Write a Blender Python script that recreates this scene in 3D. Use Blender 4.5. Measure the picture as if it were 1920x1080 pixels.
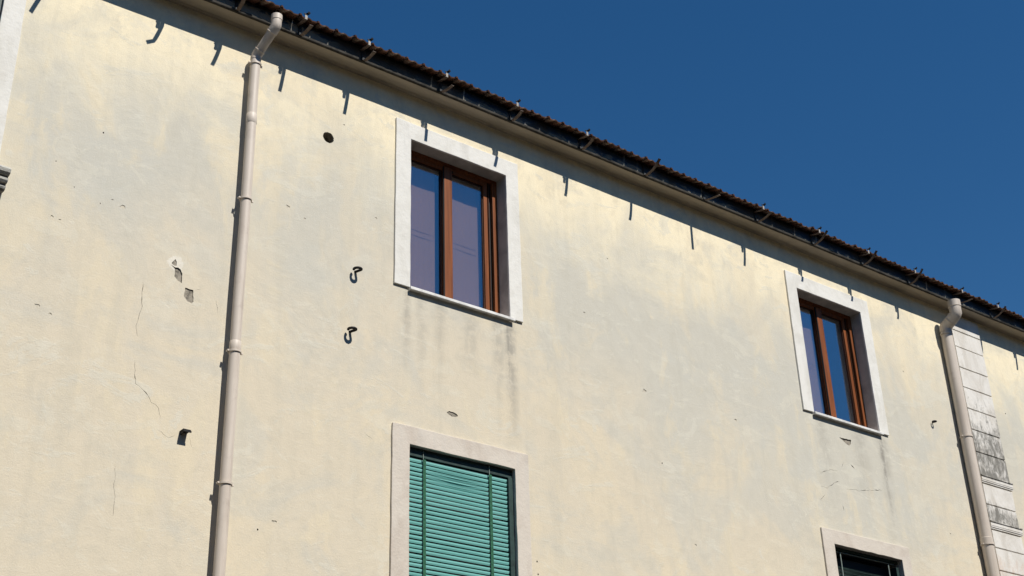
import bpy, bmesh, math, random
from mathutils import Vector, Matrix
random.seed(7)
S = bpy.context.scene
for o in list(bpy.data.objects): bpy.data.objects.remove(o)
COL = S.collection
R = math.radians

# ------------------------------------------------------------------ camera
# world: X along the facade, Y into the facade (its face is y = 0), Z up, eye level z = 0, street z = -1.6
cam_d = bpy.data.cameras.new('camera'); cam = bpy.data.objects.new('camera', cam_d); COL.objects.link(cam)
right = Vector((0.79355, -0.60781, -0.02897)); up = Vector((-0.25968, -0.38133, 0.88722)); back = Vector((-0.55031, -0.69653, -0.46044))
M4 = Matrix((right, up, back)).transposed().to_4x4(); M4.translation = Vector((0, -10, 0))
cam.matrix_world = M4
cam_d.sensor_width = 36; cam_d.lens = 47.68; cam_d.clip_end = 5000
S.camera = cam
# ------------------------------------------------------------------ sky and sun
TO_SUN = Vector((0.17, -1.0, 1.25)).normalized()
EL = math.asin(TO_SUN.z); AZ = math.atan2(TO_SUN.x, TO_SUN.y)
world = bpy.data.worlds.new('World'); S.world = world; world.use_nodes = True
wn = world.node_tree.nodes; wl = world.node_tree.links
sky = wn.new('ShaderNodeTexSky'); sky.sky_type = 'NISHITA'; sky.sun_disc = False
sky.sun_elevation = EL; sky.sun_rotation = AZ; sky.air_density = 1.0; sky.dust_density = 0.0; sky.ozone_density = 3.0; sky.altitude = 300
bg = wn['Background']; bg.inputs['Strength'].default_value = 0.07
hsv = wn.new('ShaderNodeHueSaturation'); hsv.inputs['Saturation'].default_value = 1.30     # deep, clear-air blue
wl.new(sky.outputs[0], hsv.inputs['Color']); wl.new(hsv.outputs[0], bg.inputs['Color'])
sun_d = bpy.data.lights.new('sun', 'SUN'); sun_d.energy = 4.8; sun_d.angle = R(0.53); sun_d.color = (1, 0.955, 0.88)
sun = bpy.data.objects.new('sun', sun_d); COL.objects.link(sun); sun.location = (10, -20, 30)
sun.rotation_euler = TO_SUN.to_track_quat('Z', 'Y').to_euler()
S.view_settings.view_transform = 'Standard'; S.view_settings.look = 'None'; S.view_settings.gamma = 1
S.view_settings.use_curve_mapping = False; S.view_settings.exposure = 0.28

# ------------------------------------------------------------------ node helper
class NT:
    def __init__(s, name, rough=0.85, spec=0.3):
        s.m = bpy.data.materials.new(name); s.m.use_nodes = True; s.t = s.m.node_tree
        s.b = s.t.nodes['Principled BSDF']; s.b.inputs['Roughness'].default_value = rough
        s.b.inputs['Specular IOR Level'].default_value = spec
        s.out = s.t.nodes['Material Output']
        s._p = None
    def put(s, sock, v):
        if isinstance(v, bpy.types.NodeSocket): s.t.links.new(v, sock)
        elif isinstance(v, (tuple, list)) and sock.type == 'RGBA': sock.default_value = (*v[:3], 1)
        else: sock.default_value = v
    def new(s, typ, **kw):
        n = s.t.nodes.new(typ)
        for k, v in kw.items(): setattr(n, k, v)
        return n
    def math(s, op, a, b=0.0, c=0.0, clamp=False):
        n = s.new('ShaderNodeMath', operation=op, use_clamp=clamp)
        s.put(n.inputs[0], a); s.put(n.inputs[1], b); s.put(n.inputs[2], c); return n.outputs[0]
    def pos(s, obj=False):
        if s._p is None:
            s._p = s.new('ShaderNodeTexCoord').outputs['Object'] if obj else s.new('ShaderNodeNewGeometry').outputs['Position']
        return s._p
    def xyz(s):
        n = s.new('ShaderNodeSeparateXYZ'); s.put(n.inputs[0], s.pos()); return n.outputs
    def scaled(s, sc, off=(0, 0, 0)):
        n = s.new('ShaderNodeMapping'); s.put(n.inputs['Vector'], s.pos()); n.inputs['Scale'].default_value = sc
        n.inputs['Location'].default_value = off; return n.outputs[0]
    def noise(s, sc=(1, 1, 1), detail=4, rough=.55, dist=0.0, off=(0, 0, 0)):
        n = s.new('ShaderNodeTexNoise'); s.put(n.inputs['Vector'], s.scaled(sc, off)); n.inputs['Scale'].default_value = 1
        n.inputs['Detail'].default_value = detail; n.inputs['Roughness'].default_value = rough; n.inputs['Distortion'].default_value = dist
        return n.outputs['Fac']
    def ramp(s, v, a, b, lo=0.0, hi=1.0):
        n = s.new('ShaderNodeMapRange', interpolation_type='SMOOTHSTEP'); s.put(n.inputs['Value'], v)
        n.inputs['From Min'].default_value = a; n.inputs['From Max'].default_value = b
        n.inputs['To Min'].default_value = lo; n.inputs['To Max'].default_value = hi; return n.outputs['Result']
    def mix(s, f, a, b, blend='MIX'):
        n = s.new('ShaderNodeMix', data_type='RGBA', blend_type=blend); s.put(n.inputs['Factor'], f)
        s.put(n.inputs[6], a); s.put(n.inputs[7], b); return n.outputs[2]
    def bump(s, h, dist=.01, strength=1.0, normal=None):
        n = s.new('ShaderNodeBump'); s.put(n.inputs['Height'], h); n.inputs['Distance'].default_value = dist
        n.inputs['Strength'].default_value = strength
        if normal is not None: s.put(n.inputs['Normal'], normal)
        return n.outputs[0]
    def done(s, col=None, normal=None, rough=None):
        if col is not None: s.put(s.b.inputs['Base Color'], col)
        if normal is not None: s.put(s.b.inputs['Normal'], normal)
        if rough is not None: s.put(s.b.inputs['Roughness'], rough)
        return s.m

# ------------------------------------------------------------------ materials
def mat_plaster():
    N = NT('plaster_faded_cream', .93, .12); x, y, z = N.xyz()
    big = N.noise((.34, .34, .26), 3, .5, .6)
    mid = N.noise((1.1, 1.1, .75), 5, .62, .9, (3, 0, 7))
    streak = N.noise((2.6, 2.6, .55), 5, .62, .5, (9, 0, 2))
    fine = N.noise((7, 7, 6), 6, .7, .4)
    brush = N.noise((2.2, 2.2, 9), 5, .65, 1.2, (5, 0, 1))
    grit = N.noise((70, 70, 70), 4, .75)
    c5 = lambda v, k: N.math('MULTIPLY', N.math('SUBTRACT', v, .5), k)
    # protected yellow paint under the eaves, washed out further down, beige again low down
    h = N.math('ADD', N.math('ADD', N.math('ADD', z, c5(mid, 2.2)), c5(streak, 1.3)), c5(fine, .7))
    ty = N.ramp(h, 6.7, 8.25)
    hb = N.math('ADD', N.math('ADD', N.math('ADD', z, c5(big, 5.5)), c5(mid, 2.6)), c5(fine, .8))
    tb = N.ramp(hb, 6.4, 4.5)
    GREY, BEIGE, YEL = (.555, .53, .455), (.64, .57, .445), (.85, .75, .54)
    col = N.mix(tb, GREY, BEIGE)
    col = N.mix(ty, col, YEL)
    # remains of older yellow coats, repainted patches with readable edges, pale filler
    py = N.ramp(N.math('ADD', N.math('ADD', mid, c5(streak, .5)), c5(fine, .25)), .54, .64, 0, .48)
    col = N.mix(py, col, (.72, .625, .45))
    p2 = N.ramp(N.noise((.7, .7, .45), 6, .6, .5, (21, 0, 9)), .51, .56, 0, .36)
    col = N.mix(p2, col, (.70, .605, .44))
    pg = N.ramp(N.math('ADD', N.noise((.8, .8, 1.1), 5, .62, 1.2, (13, 0, 4)), c5(fine, .16)), .48, .66, 0, .48)
    col = N.mix(pg, col, (.535, .525, .468))
    pw = N.ramp(N.math('ADD', N.noise((1.4, 1.4, 2.6), 6, .68, 1.5, (1, 0, 14)), c5(grit, .06)), .585, .63, 0, .5)
    col = N.mix(pw, col, (.635, .61, .52))
    p3 = N.ramp(N.noise((2.1, 2.1, 2.8), 6, .66, .8, (31, 0, 2)), .585, .60, 0, .32)
    col = N.mix(p3, col, (.66, .625, .52))
    # washed vertical runs
    run = N.ramp(N.noise((5.5, 5.5, .35), 4, .62, .3, (4, 0, 8)), .5, .72, 0, .2)
    col = N.mix(run, col, (.47, .44, .36))
    # grime runs below window sills and at their ends
    def stain(x0, w, ztop, zbot, amt):
        dx = N.math('ABSOLUTE', N.math('SUBTRACT', N.math('ADD', x, c5(streak, .12)), x0))
        a = N.ramp(dx, w, 0)
        b = N.math('MULTIPLY', N.ramp(z, ztop + .02, ztop - .06), N.ramp(z, zbot, zbot + (ztop - zbot) * .85))
        return N.math('MULTIPLY', N.math('MULTIPLY', a, b), N.math('MULTIPLY', N.ramp(fine, .34, .6, .2, 1), amt))
    dirt = None
    for a in ((7.86, .13, 6.2, 4.4, .7), (7.83, .05, 6.2, 4.7, .85), (7.70, .13, 6.2, 4.9, .42), (7.35, .2, 6.2, 5.1, .32), (6.98, .12, 6.2, 5.0, .32),
              (6.58, .07, 6.2, 5.1, .5), (6.75, .1, 6.2, 4.8, .25), (13.84, .07, 6.2, 4.7, 1.0), (13.86, .16, 6.2, 4.7, .5), (13.4, .25, 6.2, 5.0, .34), (12.7, .18, 6.2, 5.0, .3)):
        s_ = stain(*a); dirt = s_ if dirt is None else N.math('MAXIMUM', dirt, s_)
    col = N.mix(dirt, col, (.25, .235, .21))
    # pale repair plaster around the fallen patch left of the downpipe
    dx = N.math('SUBTRACT', x, 4.15); dz = N.math('SUBTRACT', z, 5.755)
    rr = N.math('SQRT', N.math('ADD', N.math('MULTIPLY', dx, dx), N.math('MULTIPLY', dz, dz)))
    rr = N.math('ADD', rr, c5(N.noise((14, 14, 14), 4, .65), .12))
    col = N.mix(N.ramp(rr, .08, .068, 0, .75), col, (.76, .72, .63))
    # fine soiling and grain
    col = N.mix(N.ramp(fine, .40, .75, 0, .28), col, (.46, .43, .35))
    col = N.mix(N.ramp(brush, .55, .68, 0, .22), col, (.70, .66, .55))
    col = N.mix(N.ramp(grit, .42, .70, 0, .16), col, (.42, .39, .32))
    sp = N.noise((38, 38, 38), 2, .5)
    col = N.mix(N.ramp(sp, .70, .75, 0, .2), col, (.34, .31, .25))
    hgt = N.math('ADD', N.math('MULTIPLY', mid, .7), N.math('MULTIPLY', brush, .09))
    hgt = N.math('ADD', hgt, N.math('MULTIPLY', fine, .2))
    hgt = N.math('ADD', hgt, N.math('MULTIPLY', N.math('ADD', pw, p3), .06))
    nb = N.bump(hgt, .05, .27)
    nb = N.bump(grit, .005, .45, nb)
    return N.done(col, nb)

def mat_simple(name, col, var=.15, sc=8, rough=.85, spec=.3, bump=.004, col2=None, obj=False, detail=4):
    N = NT(name, rough, spec); N.pos(obj)
    f = N.noise((sc, sc, sc), detail, .6, .4)
    c2 = col2 or tuple(c * (1 - 2.2 * var) for c in col)
    c = N.mix(N.ramp(f, .38, .68), col, c2)
    nb = N.bump(N.noise((sc * 4, sc * 4, sc * 4), 4, .65), bump, .5) if bump else None
    return N.done(c, nb)

def mat_surround():
    N = NT('white_painted_surround', .88, .2); x, y, z = N.xyz()
    f = N.noise((2.5, 2.5, 1.6), 5, .62, .8); g = N.noise((9, 9, 9), 5, .65)
    upper = N.ramp(z, 4.8, 6.1)
    base = N.mix(upper, (.60, .545, .475), (.71, .695, .65))
    c = N.mix(N.ramp(f, .42, .66, 0, .7), base, N.mix(upper, (.49, .425, .36), (.60, .58, .525)))
    c = N.mix(N.ramp(g, .5, .75, 0, .18), c, (.45, .41, .36))
    v = N.noise((11, 11, .8), 3, .6, .2)
    c = N.mix(N.ramp(v, .52, .72, 0, .22), c, (.5, .48, .44))
    return N.done(c, N.bump(N.math('ADD', g, N.math('MULTIPLY', N.noise((50, 50, 50), 3), .3)), .012, .5))

def mat_pilaster():
    N = NT('mould_stained_white_render', .9, .2); x, y, z = N.xyz()
    f = N.noise((3, 3, 1.6), 5, .65, .8); g = N.noise((7.5, 7.5, 4.2), 6, .72, 1.0, (2, 0, 5)); w = N.noise((22, 22, 9), 5, .7, .6)
    c = N.mix(N.ramp(f, .4, .68), (.69, .665, .62), (.56, .525, .47))
    # black mould, growing on the courses above the two mouldings
    dens = N.math('MAXIMUM', N.math('MULTIPLY', N.ramp(z, 7.6, 6.25), N.ramp(z, 6.02, 6.06)),
                  N.math('MULTIPLY', N.ramp(z, 5.82, 5.5), N.ramp(z, 5.38, 5.41)))
    m = N.math('ADD', N.math('MULTIPLY', g, .65), N.math('MULTIPLY', w, .35))
    m = N.math('ADD', m, N.math('MULTIPLY', N.math('SUBTRACT', dens, 1), .24))
    c = N.mix(N.ramp(m, .33, .55, 0, .85), c, (.12, .115, .10))
    c = N.mix(N.ramp(N.math('MULTIPLY', N.ramp(z, 5.2, 4.9), g), .4, .7, 0, .6), c, (.55, .40, .30))
    return N.done(c, N.bump(N.math('ADD', f, w), .012, .5))

def mat_fascia():
    N = NT('peeling_tarred_fascia', .75, .3); x, y, z = N.xyz()
    n1 = N.noise((5, 5, 14), 5, .65, .6); n2 = N.noise((.9, .9, .9), 3, .55, .4, (6, 0, 3))
    edge = N.math('ADD', z, N.math('MULTIPLY', N.math('SUBTRACT', n1, .5), .26))
    c = N.mix(N.ramp(edge, 8.635, 8.665), (.19, .185, .16), (.018, .045, .085))
    c = N.mix(N.ramp(n2, .52, .58, 0, .85), c, (.055, .05, .045))
    c = N.mix(N.ramp(N.noise((12, 12, 22), 5, .7), .55, .7, 0, .6), c, (.10, .10, .09))
    return N.done(c, N.bump(n1, .02, .6))

def mat_tile():
    N = NT('weathered_terracotta', .9, .2); N.pos(True)
    oi = N.new('ShaderNodeObjectInfo').outputs['Random']
    c = N.mix(oi, (.10, .045, .028), (.19, .09, .055))
    f = N.noise((14, 6, 14), 5, .65, .5); 
    c = N.mix(N.ramp(f, .42, .62, 0, .75), c, (.06, .035, .024))
    c = N.mix(N.ramp(N.noise((9, 9, 9), 4, .6, 0, (4, 4, 4)), .50, .64, 0, .6), c, (.36, .31, .25))
    return N.done(c, N.bump(f, .01, .5))

def mat_wood():
    N = NT('varnished_brown_wood', .45, .22)
    f = N.noise((42, 42, 1.6), 5, .6, .5); g = N.noise((4, 4, 1), 3)
    c = N.mix(N.ramp(f, .35, .7), (.245, .078, .024), (.14, .042, .014)); c = N.mix(N.ramp(g, .4, .7, 0, .5), c, (.18, .058, .02))
    return N.done(c, N.bump(f, .002, .4))

def mat_glass():
    m = bpy.data.materials.new('window_glass'); m.use_nodes = True; t = m.node_tree; t.nodes.clear()
    out = t.nodes.new('ShaderNodeOutputMaterial'); mx = t.nodes.new('ShaderNodeMixShader')
    lw_ = t.nodes.new('ShaderNodeLayerWeight'); lw_.inputs['Blend'].default_value = .5
    fr = t.nodes.new('ShaderNodeMapRange'); fr.inputs['To Min'].default_value = .09; fr.inputs['To Max'].default_value = .6
    t.links.new(lw_.outputs['Facing'], fr.inputs['Value'])
    tr = t.nodes.new('ShaderNodeBsdfTransparent'); tr.inputs['Color'].default_value = (.90, .91, .91, 1)
    gl = t.nodes.new('ShaderNodeBsdfGlossy'); gl.inputs['Roughness'].default_value = .005; gl.inputs['Color'].default_value = (.9, .95, 1, 1)
    nz = t.nodes.new('ShaderNodeTexNoise'); nz.inputs['Scale'].default_value = 1.3; nz.inputs['Detail'].default_value = 1
    bp = t.nodes.new('ShaderNodeBump'); bp.inputs['Distance'].default_value = .003; bp.inputs['Strength'].default_value = .25
    tc = t.nodes.new('ShaderNodeTexCoord'); t.links.new(tc.outputs['Object'], nz.inputs['Vector'])
    t.links.new(nz.outputs['Fac'], bp.inputs['Height']); t.links.new(bp.outputs[0], gl.inputs['Normal'])
    t.links.new(fr.outputs[0], mx.inputs[0]); t.links.new(tr.outputs[0], mx.inputs[1]); t.links.new(gl.outputs[0], mx.inputs[2])
    t.links.new(mx.outputs[0], out.inputs[0]); return m

def mat_pipe():
    N = NT('beige_painted_pipe', .5, .35); x, y, z = N.xyz()
    f = N.noise((16, 16, 1.2), 4, .6, .4); g = N.noise((6, 6, 5), 5, .65)
    c = N.mix(N.ramp(f, .4, .7), (.60, .53, .455), (.52, .45, .38)); c = N.mix(N.ramp(g, .55, .75, 0, .45), c, (.36, .30, .25))
    return N.done(c, N.bump(g, .004, .4))

def mat_rust():
    N = NT('rusted_strap_iron', .8, .35); N.pos(True)
    f = N.noise((30, 30, 30), 5, .65)
    c = N.mix(N.ramp(f, .4, .65), (.10, .07, .055), (.16, .125, .105)); c = N.mix(N.ramp(N.noise((12, 12, 12), 4), .5, .65), c, (.075, .045, .03))
    return N.done(c, N.bump(f, .002, .5))

def mat_slat():
    N = NT('sun_bleached_teal_slat', .62, .35); N.pos(True)
    oi = N.new('ShaderNodeObjectInfo').outputs['Random']
    f = N.noise((3, 20, 30), 4, .6, .3)
    c = N.mix(N.ramp(f, .35, .7), (.205, .55, .51), (.165, .46, .42)); c = N.mix(N.math('MULTIPLY', oi, .4), c, (.26, .59, .555))
    return N.done(c, N.bump(f, .001, .4))

def mat_curtain():
    N = NT('sheer_curtain', .95, .05); N.pos()
    f = N.noise((6, 6, .3), 3, .5); c = N.mix(f, (.48, .30, .22), (.43, .27, .20))
    return N.done(c)

P = dict(plaster=mat_plaster(), surround=mat_surround(), pilaster=mat_pilaster(), fascia=mat_fascia(), tile=mat_tile(), wood=mat_wood(),
         glass=mat_glass(), pipe=mat_pipe(), rust=mat_rust(), slat=mat_slat(), curtain=mat_curtain(),
         mortar=mat_simple('grey_render_under_plaster', (.34, .305, .25), .25, 22, .95, .1, .012),
         soffit=mat_simple('beige_soffit', (.50, .43, .335), .07, 2.2, .92, .15, .006),
         reveal=mat_simple('grey_painted_reveal', (.46, .42, .38), .12, 4, .9, .2, .006),
         marble=mat_simple('marble_sill', (.74, .73, .70), .12, 10, .5, .4, .002),
         stone=mat_simple('weathered_grey_stone', (.42, .41, .37), .3, 14, .92, .2, .015, (.12, .12, .11)),
         iron=mat_simple('black_iron', (.016, .014, .013), .2, 30, .7, .3, .002),
         darkgreen=mat_simple('dark_green_paint', (.022, .05, .046), .2, 12, .55, .4, .002),
         tape=mat_simple('green_ladder_tape', (.035, .13, .075), .2, 40, .85, .2, .001),
         dimslat=mat_simple('old_dark_green_slat', (.02, .042, .036), .2, 20, .55, .4, .002),
         cord=mat_simple('grey_green_cord', (.30, .36, .33), .1, 30, .8, .2, 0),
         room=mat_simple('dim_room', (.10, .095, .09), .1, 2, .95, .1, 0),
         gasket=mat_simple('black_gasket_and_backing', (.012, .012, .012), .1, 10, .6, .3, 0),
         mastic=mat_simple('white_clip', (.36, .34, .31), .05, 20, .6, .3, 0),
         deck=mat_simple('dark_roof_deck', (.035, .028, .022), .2, 6, .9, .2, .004),
         tar=mat_simple('tarred_iron', (.03, .035, .04), .3, 20, .7, .3, .002),
         filler=mat_simple('pale_undercoat', (.60, .55, .45), .12, 30, .95, .1, .006),
         darkwood=mat_simple('dark_stained_bead', (.06, .02, .008), .2, 20, .5, .25, 0),
         oppwall=mat_simple('ochre_render', (.42, .33, .22), .15, .8, .92, .15, .01),
         drip=mat_simple('dark_drip_edge', (.055, .05, .042), .3, 9, .85, .2, .008),
         street=mat_simple('pale_worn_paving', (.055, .05, .045), .2, 1.5, .95, .2, .01))

# ------------------------------------------------------------------ mesh helpers
def link(name, me, parent=None, loc=None):
    o = bpy.data.objects.new(name, me); COL.objects.link(o)
    if parent is not None: o.parent = parent
    if loc is not None: o.location = loc
    return o
def tag(o, label=None, cat=None, group=None, kind=None):
    for k, v in (('label', label), ('category', cat), ('group', group), ('kind', kind)):
        if v: o[k] = v
    return o
def empty(name, loc=(0, 0, 0)):
    o = link(name, None, None, loc); o.empty_display_size = .1; return o
class MB:
    def __init__(s): s.v = []; s.f = []; s.mi = []
    def add(s, vs, fs, mi=0):
        b = len(s.v); s.v += [tuple(v) for v in vs]; s.f += [tuple(i + b for i in f) for f in fs]; s.mi += [mi] * len(fs); return s
    def box(s, x0, x1, y0, y1, z0, z1, mi=0):
        return s.add([(x, y, z) for x in (x0, x1) for y in (y0, y1) for z in (z0, z1)],
                     [(0, 1, 3, 2), (4, 6, 7, 5), (0, 4, 5, 1), (2, 3, 7, 6), (0, 2, 6, 4), (1, 5, 7, 3)], mi)
    def prism(s, pts, y0, y1, mi=0):
        """outline in (x, z), counter-clockwise seen from the street, from y0 (front) to y1 (back)"""
        n = len(pts); vs = [(x, y0, z) for x, z in pts] + [(x, y1, z) for x, z in pts]
        fs = [tuple(range(n)), tuple(range(2 * n - 1, n - 1, -1))]
        fs += [(i, i + n, (i + 1) % n + n, (i + 1) % n) for i in range(n)]
        return s.add(vs, fs, mi)
    def tube(s, path, r, seg=16, cap=True, mi=0):
        path = [Vector(p) for p in path]; n = len(path); rs = r if isinstance(r, (list, tuple)) else [r] * n
        rings = []; ref = None
        for i, p in enumerate(path):
            t = ((path[min(i + 1, n - 1)] - p).normalized() + (p - path[max(i - 1, 0)]).normalized()).normalized()
            if ref is None: ref = Vector((1, 0, 0)) if abs(t.x) < .9 else Vector((0, 1, 0))
            u = (ref - t * ref.dot(t)).normalized(); w = t.cross(u); ref = u
            rings.append([p + (u * math.cos(2 * math.pi * k / seg) + w * math.sin(2 * math.pi * k / seg)) * rs[i] for k in range(seg)])
        vs = [v for r_ in rings for v in r_]; fs = []
        for i in range(n - 1):
            for k in range(seg):
                a = i * seg + k; b = i * seg + (k + 1) % seg; fs.append((a, b, b + seg, a + seg))
        if cap: fs += [tuple(range(seg - 1, -1, -1)), tuple(range((n - 1) * seg, n * seg))]
        return s.add(vs, fs, mi)
    def strap(s, path, w, t, mi=0):
        """flat bar: path of (x, d, z) with d measured out from the wall; width along x"""
        path = [Vector((p[0], -p[1], p[2])) for p in path]; n = len(path); vs = []
        for i, p in enumerate(path):
            tg = (path[min(i + 1, n - 1)] - path[max(i - 1, 0)]).normalized(); wd = Vector((1, 0, 0)); wd = (wd - tg * wd.dot(tg)).normalized()
            nn = tg.cross(wd)
            vs += [p + wd * a * w / 2 + nn * b * t / 2 for a, b in ((-1, -1), (1, -1), (1, 1), (-1, 1))]
        fs = [(3, 2, 1, 0), tuple((n - 1) * 4 + k for k in range(4))]
        for i in range(n - 1):
            for k in range(4): a = i * 4 + k; b = i * 4 + (k + 1) % 4; fs.append((a, b, b + 4, a + 4))
        return s.add(vs, fs, mi)
    def build(s, name, mats, parent=None, loc=None, smooth=False, bevel=0, off=None):
        me = bpy.data.meshes.new(name); vs = s.v
        if off: vs = [(a - off[0], b - off[1], c - off[2]) for a, b, c in vs]
        me.from_pydata(vs, [], s.f)
        bm = bmesh.new(); bm.from_mesh(me); bmesh.ops.recalc_face_normals(bm, faces=bm.faces); bm.to_mesh(me); bm.free()
        for m in (mats if isinstance(mats, (list, tuple)) else [mats]): me.materials.append(m)
        for p, i in zip(me.polygons, s.mi): p.material_index = i
        if smooth:
            for p in me.polygons: p.use_smooth = True
            try: me.set_sharp_from_angle(angle=R(38))
            except Exception: pass
        o = link(name, me, parent, loc if loc is not None else off)
        if bevel:
            b = o.modifiers.new('bevel', 'BEVEL'); b.width = bevel; b.segments = 2; b.limit_method = 'ANGLE'; b.angle_limit = R(40)
        return o
def jag(pts, step=.12, amp=.002, rnd=random):
    out = []
    for i, a in enumerate(pts):
        b = pts[(i + 1) % len(pts)]; L = math.hypot(b[0] - a[0], b[1] - a[1]); n = max(1, int(L / step))
        for k in range(n):
            t = k / n; out.append((a[0] + (b[0] - a[0]) * t + rnd.uniform(-amp, amp), a[1] + (b[1] - a[1]) * t + rnd.uniform(-amp, amp)))
    return out
def sag(x):
    return (-.032 * ((8.6 - max(x, 0)) / 3.8) ** 2 if x < 8.6 else .0025 * (x - 8.6))

X0, X1 = -3.0, 27.0
GZ = -1.6
# ------------------------------------------------------------------ the setting
g = MB(); g.add([(-1500, -1500, GZ), (1500, -1500, GZ), (1500, 1500, GZ), (-1500, 1500, GZ)], [(0, 1, 2, 3)])
tag(g.build('ground', P['street']), kind='structure')

# ------------------------------------------------------------------ unseen tall house added behind the viewer, blocking low sky to deepen shade
opp = empty('added_shading_house', (10, -17, GZ)); tag(opp, 'unseen tall house added across the street to deepen the shade', 'building')
def added_shading_house():
    def P2(mb, name, mat): 
        mb.v = [(a - 10, b + 17, c - GZ) for a, b, c in mb.v]; return mb.build(name, mat, opp, loc=(0, 0, 0))
    b = MB(); b.box(-30, 60, -28, -17, GZ, 11.2); P2(b, 'wall', P['oppwall'])
    b = MB(); b.prism([(-31, 11.2), (61, 11.2), (61, 11.4), (-31, 11.4)], -28.6, -16.4); P2(b, 'eaves', P['deck'])
    b = MB(); b.add([(-31, -16.3, 11.401), (61, -16.3, 11.401), (61, -28.7, 11.401), (-31, -28.7, 11.401), (-29, -22.5, 13.4), (59, -22.5, 13.4)], [(0, 1, 5, 4), (2, 3, 4, 5), (1, 2, 5), (3, 0, 4), (3, 2, 1, 0)]); P2(b, 'roof', P['tile'])
    for zf in (1.0, 4.4, 7.8):
        for i in range(14):
            x = -26 + i * 6.2; b = MB(); b.box(x - .75, x + .75, -17.001, -16.93, zf - .12, zf); b.box(x - .6, x - .01, -17.001, -16.96, zf + .001, zf + 1.8); b.box(x + .01, x + .6, -17.001, -16.96, zf + .001, zf + 1.8); P2(b, 'window', P['darkgreen'])

# ------------------------------------------------------------------ the house
house = empty('house', (10, 0, GZ))
tag(house, 'old cream plastered house with tiled eaves, brown windows and green blinds', 'building')
HO = (10, 0, GZ)
def part(mb, name, mats, parent=house, **kw):
    """part of the house: mesh data in world metres, re-based onto its parent's origin"""
    base = Vector((0, 0, 0)); p = parent
    while p is not None: base += p.location; p = p.parent
    mb.v = [(a - base.x, b - base.y, c - base.z) for a, b, c in mb.v]
    return mb.build(name, mats, parent, loc=(0, 0, 0), **kw)

OPEN = dict(left=(1.10, 2.345, 6.13, 7.985), w1=(6.60, 7.85, 6.228, 7.985), w2=(12.575, 13.835, 6.240, 7.972),
            l1=(6.605, 7.85, 2.85, 4.574), l2=(12.605, 13.86, 2.85, 4.576))
def rect(a): return [(a[0], a[2]), (a[1], a[2]), (a[1], a[3]), (a[0], a[3])]
def crack(pts, w, rnd):
    """thin closed slit along a polyline, pointed at both ends"""
    pl = []
    for i in range(len(pts) - 1):
        a, b = Vector(pts[i]), Vector(pts[i + 1]); n = max(2, int((b - a).length / .03))
        for k in range(n):
            q = a.lerp(b, k / n)
            if pl: q += Vector((rnd.uniform(-.006, .006), rnd.uniform(-.006, .006)))
            pl.append(q)
    pl.append(Vector(pts[-1])); L, Rr = [], []
    for i in range(1, len(pl) - 1):
        t = (pl[i + 1] - pl[i - 1]).normalized(); nn = Vector((-t.y, t.x)); ww = w * (rnd.uniform(.25, .9) if rnd.random() < .8 else rnd.uniform(1.2, 2.2)) / 2
        L.append(pl[i] + nn * ww); Rr.append(pl[i] - nn * ww)
    return [tuple(q) for q in [pl[0]] + Rr + [pl[-1]] + L[::-1]]
rk = random.Random(3)
CR = [([(12.532, 5.429), (12.6, 5.478), (12.778, 5.543), (12.909, 5.549)], .006), ([(12.526, 5.282), (12.641, 5.279), (12.816, 5.386), (12.904, 5.411)], .006),
      ([(12.994, 5.334), (13.117, 5.347), (13.265, 5.363), (13.497, 5.411), (13.72, 5.454)], .007), ([(13.023, 5.691), (12.98, 5.599)], .010),
      ([(13.155, 5.684), (13.23, 5.64)], .018), ([(12.888, 5.114), (12.899, 5.035)], .01), ([(12.478, 5.096), (12.59, 5.197)], .007),
      ([(3.874, 5.493), (3.885, 5.258), (3.872, 5.149), (3.856, 5.067), (3.878, 4.97)], .0055), ([(3.875, 4.765), (3.905, 4.547), (4.0, 4.495), (4.056, 4.422), (4.128, 4.388), (4.148, 4.282)], .006),
      ([(4.139, 4.195), (4.23, 4.141), (4.29, 4.18)], .005), ([(4.41, 4.19), (4.457, 4.091)], .004), ([(3.811, 3.817), (3.818, 3.668), (3.838, 3.535), (3.839, 3.399)], .005),
      ([(6.117, 4.603), (6.148, 4.567), (6.208, 4.547)], .006), ([(4.56, 5.516), (4.584, 5.373)], .005), ([(4.350, 5.551), (4.405, 5.575)], .004)]
SPALL = [([(4.106, 5.731), (4.15, 5.715), (4.18, 5.724), (4.205, 5.71), (4.221, 5.672), (4.224, 5.584), (4.187, 5.597), (4.151, 5.626), (4.152, 5.667), (4.146, 5.702)], .011),
         ([(4.257, 5.548), (4.335, 5.544), (4.347, 5.435), (4.331, 5.417), (4.289, 5.424), (4.254, 5.467), (4.258, 5.516)], .008),
         ([(4.116, 5.756), (4.148, 5.796), (4.157, 5.777), (4.159, 5.735), (4.144, 5.730), (4.115, 5.741)], .006),
         ([(13.019, 6.012), (13.117, 6.015), (13.242, 6.024), (13.223, 5.96), (13.185, 5.936), (13.128, 5.953)], .012),
         ([(7.047, 5.004), (7.075, 5.022), (7.12, 5.020), (7.165, 5.010), (7.18, 4.994), (7.15, 4.975), (7.10, 4.974), (7.065, 4.984)], .007)]
DOTS = [(3.368, 6.827, .008), (2.996, 6.394, .005), (8.1, 3.686, .009), (8.107, 3.561, .009), (5.097, 3.504, .008), (3.18, 6.20, .005),
        (3.42, 6.12, .005), (9.9, 5.05, .008), (16.9, 7.2, .01)]
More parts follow.
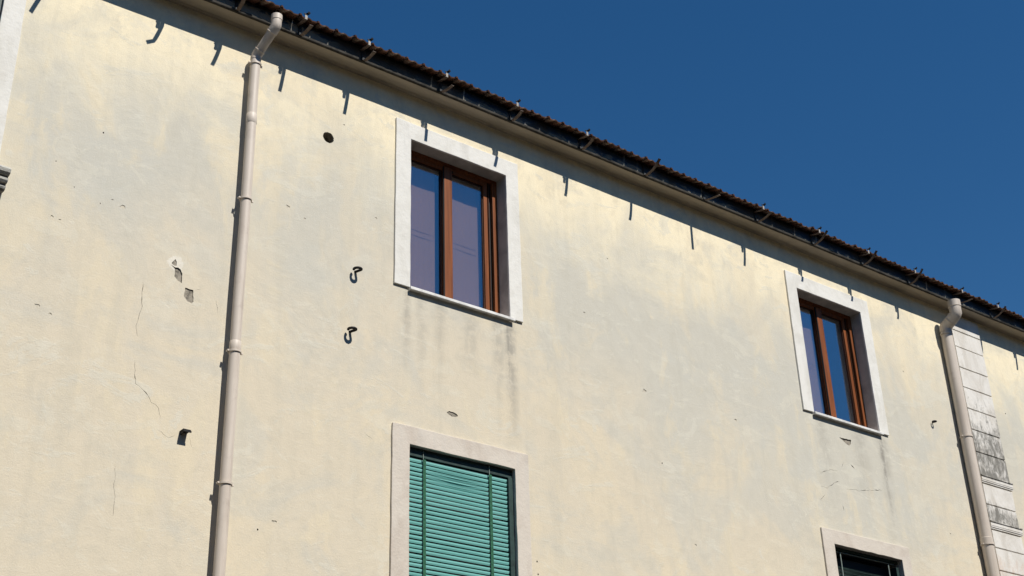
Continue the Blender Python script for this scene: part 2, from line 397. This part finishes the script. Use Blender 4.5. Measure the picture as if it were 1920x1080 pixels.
for (fx, fz, fr, fd) in ((3.03, 5.86, .016, .004), (3.10, 5.85, .010, .004), (3.02, 5.02, .022, .004), (3.13, 4.98, .012, .004), (5.21, 6.70, .02, .004), (5.40, 6.63, .014, .004),
                         (5.25, 3.60, .024, .005), (9.72, 5.86, .03, .005), (11.15, 5.83, .024, .005), (8.9, 6.6, .014, .004), (10.3, 4.2, .018, .004),
                         (15.0, 5.1, .014, .004), (14.6, 7.3, .014, .004), (5.8, 7.86, .012, .004), (9.3, 7.4, .012, .004), (6.2, 6.9, .011, .004), (3.62, 6.15, .026, .004), (3.52, 6.19, .011, .004)):
    ph = rk.uniform(0, 6); SPALL.append(([(fx + fr * rk.uniform(.5, 1.5) * math.cos(ph + k * .785), fz + fr * rk.uniform(.35, .9) * math.sin(ph + k * .785)) for k in range(8)], fd))
HOLE = (5.623, 7.642, .062)

def build_wall():
    bm = bmesh.new(); loops = []
    def ring(pts, y=0): 
        vs = [bm.verts.new((x - HO[0], y, z - HO[2])) for x, z in pts]
        es = [bm.edges.new((vs[i], vs[(i + 1) % len(vs)])) for i in range(len(vs))]; return vs, es
    edges = []
    _, e = ring([(X0, GZ), (X1, GZ), (X1, 8.62), (X0, 8.62)]); edges += e
    jobs = []
    for k, a in OPEN.items(): jobs.append((rect(a), .30, 1, False))
    n = 24; jobs.append(([(HOLE[0] + HOLE[2] * math.cos(2 * math.pi * i / n) + rk.uniform(-.003, .003), HOLE[1] + HOLE[2] * math.sin(2 * math.pi * i / n) + rk.uniform(-.003, .003)) for i in range(n)], .34, 2, True))
    for pts, d in SPALL: jobs.append((jag(pts, .018, .0025, rk), d, 3 if d < .0055 else 2, True))
    for pts, w in CR: jobs.append((crack(pts, w * .62, rk), .007, 2, True))
    for x, z, r in DOTS: jobs.append(([(x + r * math.cos(i), z + r * 1.2 * math.sin(i)) for i in (0, 1, 2, 3, 4, 5)], .02, 2, True))
    rings = []
    for pts, d, mi, cap in jobs:
        vs, e = ring(pts); edges += e; rings.append((vs, d, mi, cap))
    bmesh.ops.triangle_fill(bm, use_beauty=True, use_dissolve=False, edges=edges)
    for f in bm.faces:
        f.normal_update(); f.material_index = 0
        if f.normal.y > 0: f.normal_flip()
    for vs, d, mi, cap in rings:
        bs = [bm.verts.new((v.co.x, d, v.co.z)) for v in vs]; m = len(vs)
        cx = sum(v.co.x for v in vs) / m; cz = sum(v.co.z for v in vs) / m
        for i in range(m):
            f = bm.faces.new((vs[i], vs[(i + 1) % m], bs[(i + 1) % m], bs[i])); f.material_index = mi
        if cap:
            fs = bmesh.ops.triangle_fill(bm, use_beauty=True, use_dissolve=False, edges=[e for e in (bm.edges.get((bs[i], bs[(i + 1) % m])) for i in range(m)) if e])
            for q in fs['geom']:
                if isinstance(q, bmesh.types.BMFace): q.material_index = mi
    me = bpy.data.meshes.new('wall'); bm.to_mesh(me); bm.free()
    for k in ('plaster', 'reveal', 'mortar', 'filler'): me.materials.append(P[k])
    link('wall', me, house)
build_wall()
# unlit rooms behind the openings and the unseen sides of the house
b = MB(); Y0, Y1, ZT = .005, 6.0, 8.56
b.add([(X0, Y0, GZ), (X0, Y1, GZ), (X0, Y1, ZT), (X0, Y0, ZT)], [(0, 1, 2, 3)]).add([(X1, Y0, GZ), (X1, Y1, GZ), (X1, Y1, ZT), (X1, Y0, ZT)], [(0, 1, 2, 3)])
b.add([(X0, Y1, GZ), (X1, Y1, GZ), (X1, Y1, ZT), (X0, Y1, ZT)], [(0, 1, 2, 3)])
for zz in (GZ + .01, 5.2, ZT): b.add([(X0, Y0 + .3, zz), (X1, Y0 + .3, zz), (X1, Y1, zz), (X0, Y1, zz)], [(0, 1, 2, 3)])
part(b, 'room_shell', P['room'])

# cornice (soffit) and tarred fascia, following the slightly sagging eave
def sweep(prof, name, mat, parent=house):
    xs = [X0 + i * .25 for i in range(int((X1 - X0) / .25) + 1)]; n = len(prof); b = MB(); vs = []
    rr = random.Random(11)
    for x in xs: 
        j = rr.uniform(-.002, .002)
        vs += [(x, -d, z + sag(x) + j) for d, z in prof]
    fs = [(i * n + k, i * n + (k + 1) % n, (i + 1) * n + (k + 1) % n, (i + 1) * n + k) for i in range(len(xs) - 1) for k in range(n)]
    fs += [tuple(range(n)), tuple(range((len(xs) - 1) * n, len(xs) * n))]
    b.add(vs, fs); return part(b, name, mat, parent)
sweep([(-.05, 8.562), (.010, 8.562), (.013, 8.574), (.024, 8.577), (.034, 8.588), (.195, 8.584), (.195, 8.68), (-.05, 8.68)], 'cornice', P['soffit'])
sweep([(.1951, 8.6005), (.206, 8.6005), (.206, 8.742), (.1951, 8.742)], 'fascia', P['fascia'])
sweep([(.1951, 8.566), (.222, 8.566), (.226, 8.572), (.226, 8.594), (.220, 8.600), (.1951, 8.600)], 'drip_edge', P['drip'])

# ------------------------------------------------------------------ roof with its eave tiles
SL = R(17); TIP = .322
def roof_z(y): return 8.722 + (y + .322) * math.tan(SL)             # underside of the tiles
b = MB(); xs = [X0 + i * .5 for i in range(int((X1 - X0) / .5) + 1)]; vs = []
for x in xs:
    s_ = sag(x)
    vs += [(x, -.2065, roof_z(-.2065) - .030 + s_), (x, -.2065, roof_z(-.2065) - .007 + s_), (x, 6.2, roof_z(6.2) - .007 + s_), (x, 6.2, roof_z(6.2) - .06 + s_)]
fs = [(i * 4 + k, i * 4 + (k + 1) % 4, i * 4 + 4 + (k + 1) % 4, i * 4 + 4 + k) for i in range(len(xs) - 1) for k in range(4)] + [(0, 1, 2, 3), tuple((len(xs) - 1) * 4 + k for k in range(4))]
b.add(vs, fs); roof = part(b, 'roof', P['deck'])
PITCH = .212
def tile_geo(L=.42, t=.013):
    """flat interlocking clay tile along +y, eave end at y=0, ribbed across its width"""
    prof = [(-.004, .006), (.004, .027), (.024, .027), (.036, .008), (.066, .002), (.096, .015), (.122, .015), (.152, .002), (.190, .008), (.208, .013)]
    n = len(prof); vs = []
    for y in (0, .038, L):
        q = [(min(max(u, .006), .194), w) for u, w in prof] if y == 0 else prof          # corners nipped at the nose
        vs += [(u, y, w + t) for u, w in q] + [(u, y, max(w, 0) + (0 if 1 < i < n - 1 else -.006)) for i, (u, w) in enumerate(q)]
    fs = []
    for r in (0, 1):
        o = r * 2 * n
        for k in range(n - 1): fs += [(o + k, o + k + 1, o + 2 * n + k + 1, o + 2 * n + k), (o + n + k + 1, o + n + k, o + 3 * n + k, o + 3 * n + k + 1)]
        for k in (0, n - 1): fs.append((o + k, o + n + k, o + 3 * n + k, o + 2 * n + k))
    for k in range(n - 1): fs += [(k + 1, k, n + k, n + k + 1), (4 * n + k, 4 * n + k + 1, 5 * n + k + 1, 5 * n + k)]
    return vs, fs
def tile_mesh(nm):
    vs, fs = tile_geo(); me = bpy.data.meshes.new(nm); me.from_pydata(vs, [], fs)
    bm = bmesh.new(); bm.from_mesh(me); bmesh.ops.recalc_face_normals(bm, faces=bm.faces); bm.to_mesh(me); bm.free()
    me.materials.append(P['tile']); return me
TILE = tile_mesh('roof_tile')
rt = random.Random(5); n = int((19.6 - .6) / PITCH)
rb = roof.location + house.location
for i in range(n):
    x = .6 + i * PITCH + rt.uniform(-.003, .003); s_ = sag(x); tip = TIP + rt.uniform(-.020, .014)
    o = link('roof_tile', TILE, roof, (x - rb.x, -tip - rb.y, roof_z(-tip) + s_ + rt.uniform(-.007, .007) - rb.z))
    o.rotation_euler = (SL + R(rt.uniform(-1, 1)), R(rt.uniform(-1.2, 1.2)), R(rt.uniform(-.8, .8)))
b = MB()
for row in range(1, 5):
    for i in range(n):
        vs, fs = tile_geo(); x = .6 + i * PITCH + rt.uniform(-.003, .003); y = -TIP + row * .35 + rt.uniform(-.01, .01)
        ca, sa = math.cos(SL), math.sin(SL); zz = roof_z(y) + .022 * row + sag(x)
        b.add([(x + v[0], y + v[1] * ca - v[2] * sa, zz + v[1] * sa + v[2] * ca) for v in vs], fs)
tag(part(b, 'upper_tile_rows', P['tile'], roof), kind='stuff')

added_shading_house()

# ------------------------------------------------------------------ window surrounds, sills, joinery
PR = .022                                                            # how far the surrounds stand proud
def surround(win, a, wl, wr, wt, zb, rnd, amp=.0022):
    x0, x1, z0, z1 = a
    pts = jag([(x0 - wl, zb), (x0 - .0, zb), (x0, z1), (x1, z1), (x1, zb), (x1 + wr, zb), (x1 + wr, z1 + wt), (x0 - wl, z1 + wt)], .11, amp, rnd)
    b = MB(); b.prism(pts, -PR, .004); return part(b, 'surround', P['surround'], win, bevel=.004)
def frame_box(b, x0, x1, z0, z1, w, y0, y1):
    b.box(x0, x1, y0, y1, z1 - w, z1).box(x0, x1, y0, y1, z0, z0 + w)
    b.box(x0, x0 + w, y0 + .0005, y1 - .0005, z0 + w, z1 - w).box(x1 - w, x1, y0 + .0005, y1 - .0005, z0 + w, z1 - w)
def brown_window(a, wl, wr, wt, curtain, label, seed):
    rnd = random.Random(seed); x0, x1, z0, z1 = a
    b = MB(); FW = .062; Y = .15
    frame_box(b, x0 + .001, x1 - .001, z0 + .001, z1 + .03, FW, Y, Y + .07)
    # thin bead round the outer frame
    b.box(x0 + FW, x1 - FW, Y + .012, Y + .03, z1 - .045, z1 - .03)
    win = part(b, 'window', P['wood'], bevel=.004); tag(win, label)
    surround(win, a, wl, wr, wt, z0, rnd)
    b = MB(); b.prism(jag([(x0 - .012, z0 - .028), (x1 + .045, z0 - .028), (x1 + .045, z0 + .004), (x0 - .012, z0 + .004)], .2, .001, rnd), -.048, -PR - .0005)
    b.box(x0 + .002, x1 - .002, -PR - .0005, Y + .05, z0 - .027, z0 + .003)
    part(b, 'sill', P['marble'], win, bevel=.004)
    GR = .060                                                        # deep rebate between frame and sash
    xi0, xi1, zi0, zi1 = x0 + FW + .004, x1 - FW - GR, z0 + FW * .5, z1 - .04
    xm = (xi0 + xi1) / 2 - .006; SW = .05
    b = MB(); b.box(x1 - FW - GR, x1 - FW, Y + .045, Y + .06, zi0, zi1 + .01); part(b, 'gasket', P['gasket'], win)
    b = MB(); b.box(x1 - FW - GR + .014, x1 - FW - GR + .024, Y + .02, Y + .0445, zi0, zi1); part(b, 'bead', P['darkwood'], win)
    for (s0, s1, sg) in ((xi0, xm - .004, 0), (xm + .004, xi1, 1)):
        b = MB(); ys = Y + .018; frame_box(b, s0, s1, zi0, zi1, SW, ys, ys + .055)
        part(b, 'sash', P['wood'], win, bevel=.003)
        b = MB(); frame_box(b, s0 + SW, s1 - SW, zi0 + SW, zi1 - SW, .011, ys + .018, ys + .05); part(b, 'glazing_bead', P['darkwood'], win)
        b = MB(); gx0, gx1, gz0, gz1 = s0 + SW + .011, s1 - SW - .011, zi0 + SW + .011, zi1 - SW - .011
        b.box(gx0 - .004, gx1 + .004, ys + .028, ys + .034, gz0 - .004, gz1 + .004); part(b, 'pane', P['glass'], win)
    # cover strip on the meeting stiles
    b = MB(); b.box(xm - .052, xm + .05, Y - .004, Y + .0175, zi0 + .01, zi1 - .012); part(b, 'meeting_stile', P['wood'], win, bevel=.006)
    b = MB(); b.box(xm + .056, xm + .07, Y + .006, Y + .0175, zi1 - .055, zi1 - .03); part(b, 'latch', P['iron'], win, bevel=.002)
    b = MB(); b.box(xm - .060, xm - .053, Y + .0, Y + .0178, zi0 + .01, zi1 - .012); part(b, 'gasket', P['gasket'], win)
    # sheer curtains hanging just inside
    for (c0, c1) in curtain:
        b = MB(); nx, nz = 90, 30; vs = []; fs = []; cz0, cz1 = z0 + .02, z1 + .02
        for j in range(nz + 1):
            for i in range(nx + 1):
                u = i / nx; xx = c0 + (c1 - c0) * u; zz = cz0 + (cz1 - cz0) * j / nz
                yy = .2605 + .0007 * math.sin(u * 37 + 1.9 * math.sin(u * 9)) + .0015 * math.sin(u * 11 + .7)
                vs.append((xx, yy, zz))
        for j in range(nz):
            for i in range(nx): q = j * (nx + 1) + i; fs.append((q, q + 1, q + nx + 2, q + nx + 1))
        b.add(vs, fs); c = part(b, 'curtain', P['curtain'], win, smooth=True)
        b = MB()
        for zt in (z0 + .80, z0 + .865): b.box(c0 + .004, c1 - .004, .2570, .2577, zt, zt + .007)
        part(b, 'curtain_tuck', P['curtain'], win)
    return win
brown_window(OPEN['w1'], .185, .17, .205, [(6.55, 7.09), (7.19, 7.68)], 'brown wooden window with sheer curtains beside the downpipe wall', 21)
brown_window(OPEN['w2'], .19, .185, .212, [(12.5, 13.13)], 'brown wooden window with one curtain, beside the stained pilaster', 22)

# window cut by the picture's left edge: white surround, green shutter, moulded stone sill
a = OPEN['left']; b = MB(); frame_box(b, a[0] + .001, a[1] - .001, a[2] + .001, a[3] - .001, .08, .02, .07)
lw = part(b, 'window', P['darkgreen'], bevel=.004); tag(lw, 'shuttered window with wide white surround, cut by the left edge')
surround(lw, a, .19, .185, .205, a[2], random.Random(8))
b = MB()
for i in range(36): 
    z = a[2] + .09 + i * .047; b.add([(a[0] + .08, .03, z), (a[1] - .08, .03, z), (a[1] - .08, .06, z + .04), (a[0] + .08, .06, z + .04), (a[0] + .08, .036, z - .004), (a[1] - .08, .036, z - .004), (a[1] - .08, .066, z + .036), (a[0] + .08, .066, z + .036)],
                                [(0, 1, 2, 3), (7, 6, 5, 4), (0, 4, 5, 1), (2, 6, 7, 3), (0, 3, 7, 4), (1, 5, 6, 2)])
part(b, 'shutter_louvres', P['darkgreen'], lw)
b = MB(); prof = [(0, 5.93), (.045, 5.93), (.065, 5.945), (.07, 5.965), (.06, 5.985), (.085, 5.99), (.10, 6.01), (.10, 6.03), (.085, 6.045), (.11, 6.05), (.13, 6.07), (.135, 6.10), (.12, 6.122), (0, 6.128)]
n = len(prof); vs = []
for x, k in ((.86, 0), (2.60, 0)): vs += [(x + (.01 if x > 2 else -.01) * (d / .13), -d, z) for d, z in prof]
b.add(vs, [(k, (k + 1) % n, n + (k + 1) % n, n + k) for k in range(n)] + [tuple(range(n)), tuple(range(n, 2 * n))])
part(b, 'sill', P['stone'], lw, bevel=.003)

# ------------------------------------------------------------------ lower windows with slatted blinds
def blind_window(a, wl, wr, wt, label, seed, teal):
    rnd = random.Random(seed); x0, x1, z0, z1 = a
    b = MB(); yb = .05 if teal else .075
    # boxed head and side guides
    b.box(x0 + .001, x1 - .001, yb - .02, yb + .06, z1 - (.085 if teal else .035), z1 - .001)
    b.box(x1 - .055, x1 - .001, yb - .03, yb + .06, z0, z1 - .086); b.box(x0 + .001, x0 + .018, yb - .03, yb + .06, z0, z1 - .086)
    win = part(b, 'window', P['darkgreen'], bevel=.003); tag(win, label)
    surround(win, a, wl, wr, wt, z0, rnd, .003)
    b = MB(); b.box(x0 + .02, x1 - .058, yb + .075, yb + .085, z0 + .001, z1 - .09); part(b, 'dark_backing_panel', P['gasket'], win)  # black sheet stands in for the unlit interior between the slats
    blind = MB(); zt = z1 - (.100 if teal else .225); s0, s1 = x0 + .022, x1 - .058
    blind.box(s0, s1, yb - .004, yb + .012, z1 - (.105 if teal else .052), z1 - (.097 if teal else .044))
    bl = part(blind, 'roller_blind', P['cord'] , house if False else win)
    pitch = .0435; k = 0; z = zt - .03
    m = P['slat'] if teal else P['dimslat']
    while z > z0 + .02:
        b = MB(); nseg = 12; hh = .0275; vs = []
        warp = {1: .006, 2: .016, 3: .020, 4: .012, 5: .004}.get(k, 0) if teal else (rnd.uniform(0, .05) if k < 4 else 0)
        jx = rnd.uniform(-.003, .003); jz = rnd.uniform(-.0022, .0022); tl = rnd.uniform(-.002, .002)
        for i in range(nseg + 1):
            u = i / nseg; xx = s0 + (s1 - s0) * u + jx; v = (u - .17) / .62; w_ = warp * max(0, math.sin(math.pi * min(max(v, 0), 1))) if 0 < v < 1 else 0
            tilt = .006 + w_ * .55; zc = z + jz + tl * (u - .5) - w_ * .55
            for (dy, dz) in ((-.003 + tilt, 0), (-.006 + tilt * .6, hh * .5), (-.003 - tilt * .2, hh), (.002 - tilt * .2, hh), (.0, hh * .5), (.002 + tilt, 0)): vs.append((xx, yb + dy, zc + dz * (1 + min(.5, w_ * 22))))
        fs = [(i * 6 + q, i * 6 + (q + 1) % 6, i * 6 + 6 + (q + 1) % 6, i * 6 + 6 + q) for i in range(nseg) for q in range(6)] + [tuple(range(6)), tuple(nseg * 6 + q for q in range(6))]
        b.add(vs, fs); o = part(b, 'slat', m, win); z -= pitch; k += 1
    for xx in ((6.808, 7.583) if teal else (12.79, 13.68)):
        b = MB()
        if teal: b.box(xx - .016, xx + .016, yb - .018, yb - .0145, z0 + .02, zt + .006); part(b, 'ladder_tape', P['tape'], win)
        b = MB(); b.tube([(xx - .02, yb - .026, zt if teal else z0 + .05), (xx - .02, yb - .026, z1 - (.012 if teal else .06))], .0035 if teal else .006, 6); part(b, 'cord', P['cord'], win)
    return win
blind_window(OPEN['l1'], .192, .17, .183, 'window closed by a sun-bleached teal slatted blind', 31, True)
blind_window(OPEN['l2'], .20, .17, .176, 'window with a dark green slatted blind at the lower right', 32, False)

# ------------------------------------------------------------------ pilaster of rendered blocks
PX0, PX1 = 15.915, 16.59
b = MB(); b.box(PX0 + .004, PX1 - .004, -.016, .004, GZ, 8.55); pil = part(b, 'pilaster', P['pilaster']); tag(pil, 'pale blocked pilaster streaked with black mould')
js = [8.545, 8.28, 8.014, 7.684, 7.378, 7.056, 6.741, 6.411, 6.075]
js2 = [5.955, 5.66, 5.425]; js3 = [5.305, 5.057, 4.746] + [4.746 - .32 * k for k in range(1, 20)]
rp = random.Random(4)
for lst in (js, js2, js3):
    for zt, zb in zip(lst[:-1], lst[1:]):
        if zb < GZ: zb = GZ
        if zt - zb < .05: continue
        b = MB(); dd = rp.uniform(-.002, .002)
        b.prism(jag([(PX0, zb + .008), (PX1, zb + .008), (PX1, zt - .008), (PX0, zt - .008)], .1, .0015, rp), -.032 + dd, -.004); part(b, 'block', P['pilaster'], pil, bevel=.004)
for zt in (6.07, 5.42):
    b = MB(); prof = [(0, zt - .105), (.040, zt - .105), (.040, zt - .088), (.048, zt - .084), (.048, zt - .068), (.052, zt - .062), (.052, zt - .02), (.062, zt - .014), (.062, zt + .002), (0, zt + .004)]
    n = len(prof); vs = [(x, -d, z) for x in (PX0 - .02, PX1 + .025) for d, z in prof]
    b.add(vs, [(k, (k + 1) % n, n + (k + 1) % n, n + k) for k in range(n)] + [tuple(range(n)), tuple(range(n, 2 * n))]); part(b, 'moulding', P['pilaster'], pil, bevel=.002)

# ------------------------------------------------------------------ downpipes
def downpipe(label, xc, d, r, top, elbow_z, clamps, couplings, seed):
    """top = (x, d, z) of the open upper end; straight pipe from elbow_z down to the street"""
    root = empty('downpipe', (xc, -d, GZ)); tag(root, label, 'downpipe', 'downpipes on the facade')
    rnd = random.Random(seed); tx, td, tz = top
    def P_(x, dd, z): return (x, -dd, z)
    A = Vector(P_(xc, d, elbow_z)); B = Vector(P_(tx, td, tz - r * 2.6))
    # main pipe in lengths
    cuts = [elbow_z] + couplings + [GZ + .02]
    for i in range(len(cuts) - 1):
        b = MB(); zt, zb = cuts[i], cuts[i + 1]; nn = max(2, int((zt - zb) / .5))
        b.tube([P_(xc + (rnd.uniform(-.003, .003) if 0 < q < nn else 0), d, zt - (zt - zb) * q / nn) for q in range(nn + 1)], r * (1 if i % 2 == 0 else .985), 24, False)
        part(b, 'pipe', P['pipe'], root, smooth=True)
    zz = elbow_z - .02; b = MB(); aa = R(-62)
    b.box(xc + r * math.cos(aa) - .0025, xc + r * math.cos(aa) + .0025, -d + r * math.sin(aa) - .0025, -d + r * math.sin(aa) + .003, GZ + .03, zz - .1); part(b, 'seam', P['pipe'], root)
    for z in couplings:
        b = MB(); b.tube([P_(xc, d, z + .075), P_(xc, d, z + .07), P_(xc, d, z - .03), P_(xc, d, z - .035)], [r * 1.0, r * 1.06, r * 1.06, r * 1.0], 24, False); part(b, 'coupling', P['pipe'], root, smooth=True)
    # offset: lower bend, slanted length, upper bend
    dirn = (B - A).normalized(); L = (B - A).length
    up = Vector((0, 0, 1))
    low = [A - up * r * .9, A - up * .3 * r, A + dirn * r * .25, A + dirn * r * 1.5]
    b = MB(); b.tube(low, [r * 1.07] * 4, 24, False); part(b, 'lower_elbow', P['pipe'], root, smooth=True)
    b = MB(); b.tube([A + dirn * r * 1.2, A + dirn * L * .5, B - dirn * r * 1.0], r * .97, 24, False); part(b, 'offset_pipe', P['pipe'], root, smooth=True)
    hi = [B - dirn * r * 1.5, B - dirn * r * .3, B + up * r * .25, B + up * r * 1.3, B + up * r * 1.35, B + up * r * 2.55, B + up * r * 2.6]
    b = MB(); b.tube(hi, [r * 1.07, r * 1.07, r * 1.07, r * 1.05, r * 1.13, r * 1.13, r * .9], 24, False)
    b.tube([B + up * r * 2.6, B + up * r * .8], r * .9, 24, False); part(b, 'upper_elbow', P['pipe'], root, smooth=True)
    for q in (A + dirn * r * 1.5, B - dirn * r * 1.5):
        b = MB(); b.tube([q - dirn * .006, q, q + dirn * .006], [r * 1.05, r * 1.13, r * 1.05], 24, False); part(b, 'bead', P['pipe'], root, smooth=True)
    for z in clamps:
        b = MB(); rr = r + .006; nseg = 28
        ring = [(xc + rr * math.cos(2 * math.pi * k / nseg), -d + rr * math.sin(2 * math.pi * k / nseg), z) for k in range(nseg)]
        vs = []; 
        for (x, y, zz) in ring:
            ux, uy = (x - xc) / rr, (y + d) / rr
            for (o, h) in ((-.004, -.009), (.004, -.009), (.004, .009), (-.004, .009)): vs.append((x + ux * o, y + uy * o, zz + h))
        fs = [(k * 4 + q, k * 4 + (q + 1) % 4, ((k + 1) % nseg) * 4 + (q + 1) % 4, ((k + 1) % nseg) * 4 + q) for k in range(nseg) for q in range(4)]
        b.add(vs, fs); b.tube([(xc, -d + rr, z), (xc, .01, z)], .006, 8)
        c = part(b, 'clamp', P['pipe'], root, smooth=True)
        b = MB()
        for sx in (-1, 1): b.box(xc + sx * (rr + .002) - .004, xc + sx * (rr + .002) + .018 * sx, -d - .008, -d + .008, z - .009, z + .009)
        b.tube([(xc - rr - .012, -d - .015, z), (xc - rr - .012, -d + .02, z)], .009, 10); part(b, 'clamp_bolt', P['pipe'], c, bevel=.002)
    return root
downpipe('narrower beige downpipe with open elbow, left of the left brown window', 4.731, .088, .049, (4.80, .345, 8.568), 8.20, [8.10, 6.565, 5.015, 3.81], [7.44, 5.04, .9], 1)
downpipe('thicker beige downpipe running beside the mould-stained pilaster', 15.65, .09, .080, (15.66, .30, 8.545), 8.20, [8.09, 6.54, 5.03], [5.05, 2.2], 2)

# ------------------------------------------------------------------ gutter brackets left hanging from the eave
def bracket(x, label, tip=(.44, 8.565), arm=True, dx=0.0, bend=0.0, armdx=-.024):
    """tip = (distance from the wall, height) of the loose end of the hook; bend = sideways kick of its last piece"""
    s_ = sag(x); root = empty('gutter_bracket', (x, -.21, 8.60 + s_)); tag(root, label, 'bracket', 'iron gutter brackets along the eave')
    Z = lambda z: z + s_
    d1, z1 = tip; b = MB()
    path = [(x, .2350, Z(8.575)), (x, .246, Z(8.563))]
    lb = MB(); lb.strap([(x, .2115, Z(8.725)), (x, .2115, Z(8.625)), (x, .2325, Z(8.602)), (x, .2345, Z(8.5755))], .036, .005); part(lb, 'back_leg', P['tar'], root)
    for k in range(1, 7):
        t = k / 6; path.append((x + dx * t, .246 + (d1 - .246) * t, Z(8.563 + (z1 - 8.563) * (t * t * .75 + t * .25) - .012 * math.sin(math.pi * t))))
    if bend: path.append((path[-1][0] + bend, d1 + .04, Z(z1 + .005)))
    b.strap(path, .038, .005); part(b, 'hook_strap', P['rust'], root)
    if arm:
        xa = x + armdx; b = MB()
        b.strap([(xa, .2125, Z(8.705)), (xa, .26, Z(8.694)), (xa, .33, Z(8.680)), (xa, .372, Z(8.676))], .036, .005)
        ar = part(b, 'support_arm', P['rust'], root)
        b = MB(); b.strap([(xa, .3755, Z(8.672)), (xa, .3765, Z(8.695)), (xa, .376, Z(8.722))], .026, .004); part(b, 'clip', P['mastic'], ar)
        b = MB(); b.strap([(xa + .001, .3762, Z(8.7225)), (xa + .006, .377, Z(8.738)), (xa + .018, .385, Z(8.742)), (xa + .028, .392, Z(8.762))], .026, .006)
        b.strap([(xa - .004, .372, Z(8.728)), (xa - .018, .370, Z(8.744))], .014, .006); part(b, 'clip_tip', P['iron'], ar)
    return root
BR = [(2.74, 'rusty gutter bracket at the far left, over the shuttered window', dict(tip=(.50, 8.50), dx=-.07)),
      (3.83, 'rusty gutter bracket, second to the left of the narrow downpipe', dict(tip=(.42, 8.57), dx=-.035, bend=-.06)),
      (4.43, 'rusty gutter bracket just left of the narrow downpipe', dict(tip=(.45, 8.575), dx=-.03)),
      (5.13, 'rusty gutter bracket, first to the right of the narrow downpipe', dict(tip=(.45, 8.56))),
      (5.87, 'rusty gutter bracket, second to the right of the narrow downpipe', dict(tip=(.44, 8.56))),
      (6.84, 'bent gutter bracket above the left jamb of the left brown window', dict(tip=(.43, 8.545), dx=.01)),
      (7.79, 'rusty gutter bracket above the right jamb of the left brown window', dict(tip=(.445, 8.575), dx=-.02)),
      (8.80, 'rusty gutter bracket, first to the right of the left brown window', dict(tip=(.47, 8.62))),
      (9.79, 'gutter bracket missing its arm, second right of the left brown window', dict(tip=(.50, 8.665), arm=False)),
      (10.78, 'gutter bracket with low drooping strap, midway between the brown windows', dict(tip=(.46, 8.54), arm=False, dx=.03)),
      (11.72, 'rusty gutter bracket, second to the left of the right brown window', dict(tip=(.47, 8.60))),
      (12.78, 'rusty gutter bracket above the left jamb of the right brown window', dict(tip=(.48, 8.665))),
      (13.77, 'rusty gutter bracket above the right jamb of the right brown window', dict(tip=(.49, 8.67))),
      (14.77, 'rusty gutter bracket between right brown window and thick downpipe', dict(tip=(.48, 8.70))),
      (15.84, 'rusty gutter bracket right behind the top of the thick downpipe', dict(tip=(.46, 8.56), dx=.05)),
      (16.70, 'rusty gutter bracket just right of the mould-stained pilaster', dict(tip=(.48, 8.66))),
      (17.56, 'rusty gutter bracket at the far right end of the eave', dict(tip=(.47, 8.60)))]
for x, lab, kw in BR: bracket(x, lab, **kw)

# ------------------------------------------------------------------ small ironwork in the wall
def wall_hook(x, z, s, label):
    root_loc = (x, 0, z); b = MB()
    rod = [(0, -.02), (.004, 0), (.014, .03), (.026, .058), (.029, .070), (.024, .081), (.008, .090), (-.010, .089), (-.026, .079), (-.035, .064), (-.037, .046), (-.031, .030)]
    b.tube([(x + dx * s, -d * s, z + .0005 * k * s) for k, (dx, d) in enumerate(rod)], .0135 * s, 10)
    o = b.build('wall_hook', P['iron'], None, smooth=True, off=root_loc); tag(o, label, 'hook', 'curled iron hooks in the wall'); return o
wall_hook(5.972, 6.222, 1.0, 'upper of two curled black iron hooks left of the left brown window')
wall_hook(5.930, 5.568, 1.0, 'lower of two curled black iron hooks left of the left brown window')
wall_hook(15.05, 6.655, .7, 'small black iron hook left of the thick downpipe')
b = MB(); b.box(4.325, 4.395, -.075, .02, 4.212, 4.222); b.box(4.330, 4.345, -.06, .02, 4.190, 4.212); b.box(4.325, 4.40, -.078, -.066, 4.198, 4.2118)
tag(b.build('iron_stub', P['iron'], None, bevel=.002, off=(4.36, 0, 4.2)), 'short dark iron bracket stub left of the narrow downpipe', 'bracket')
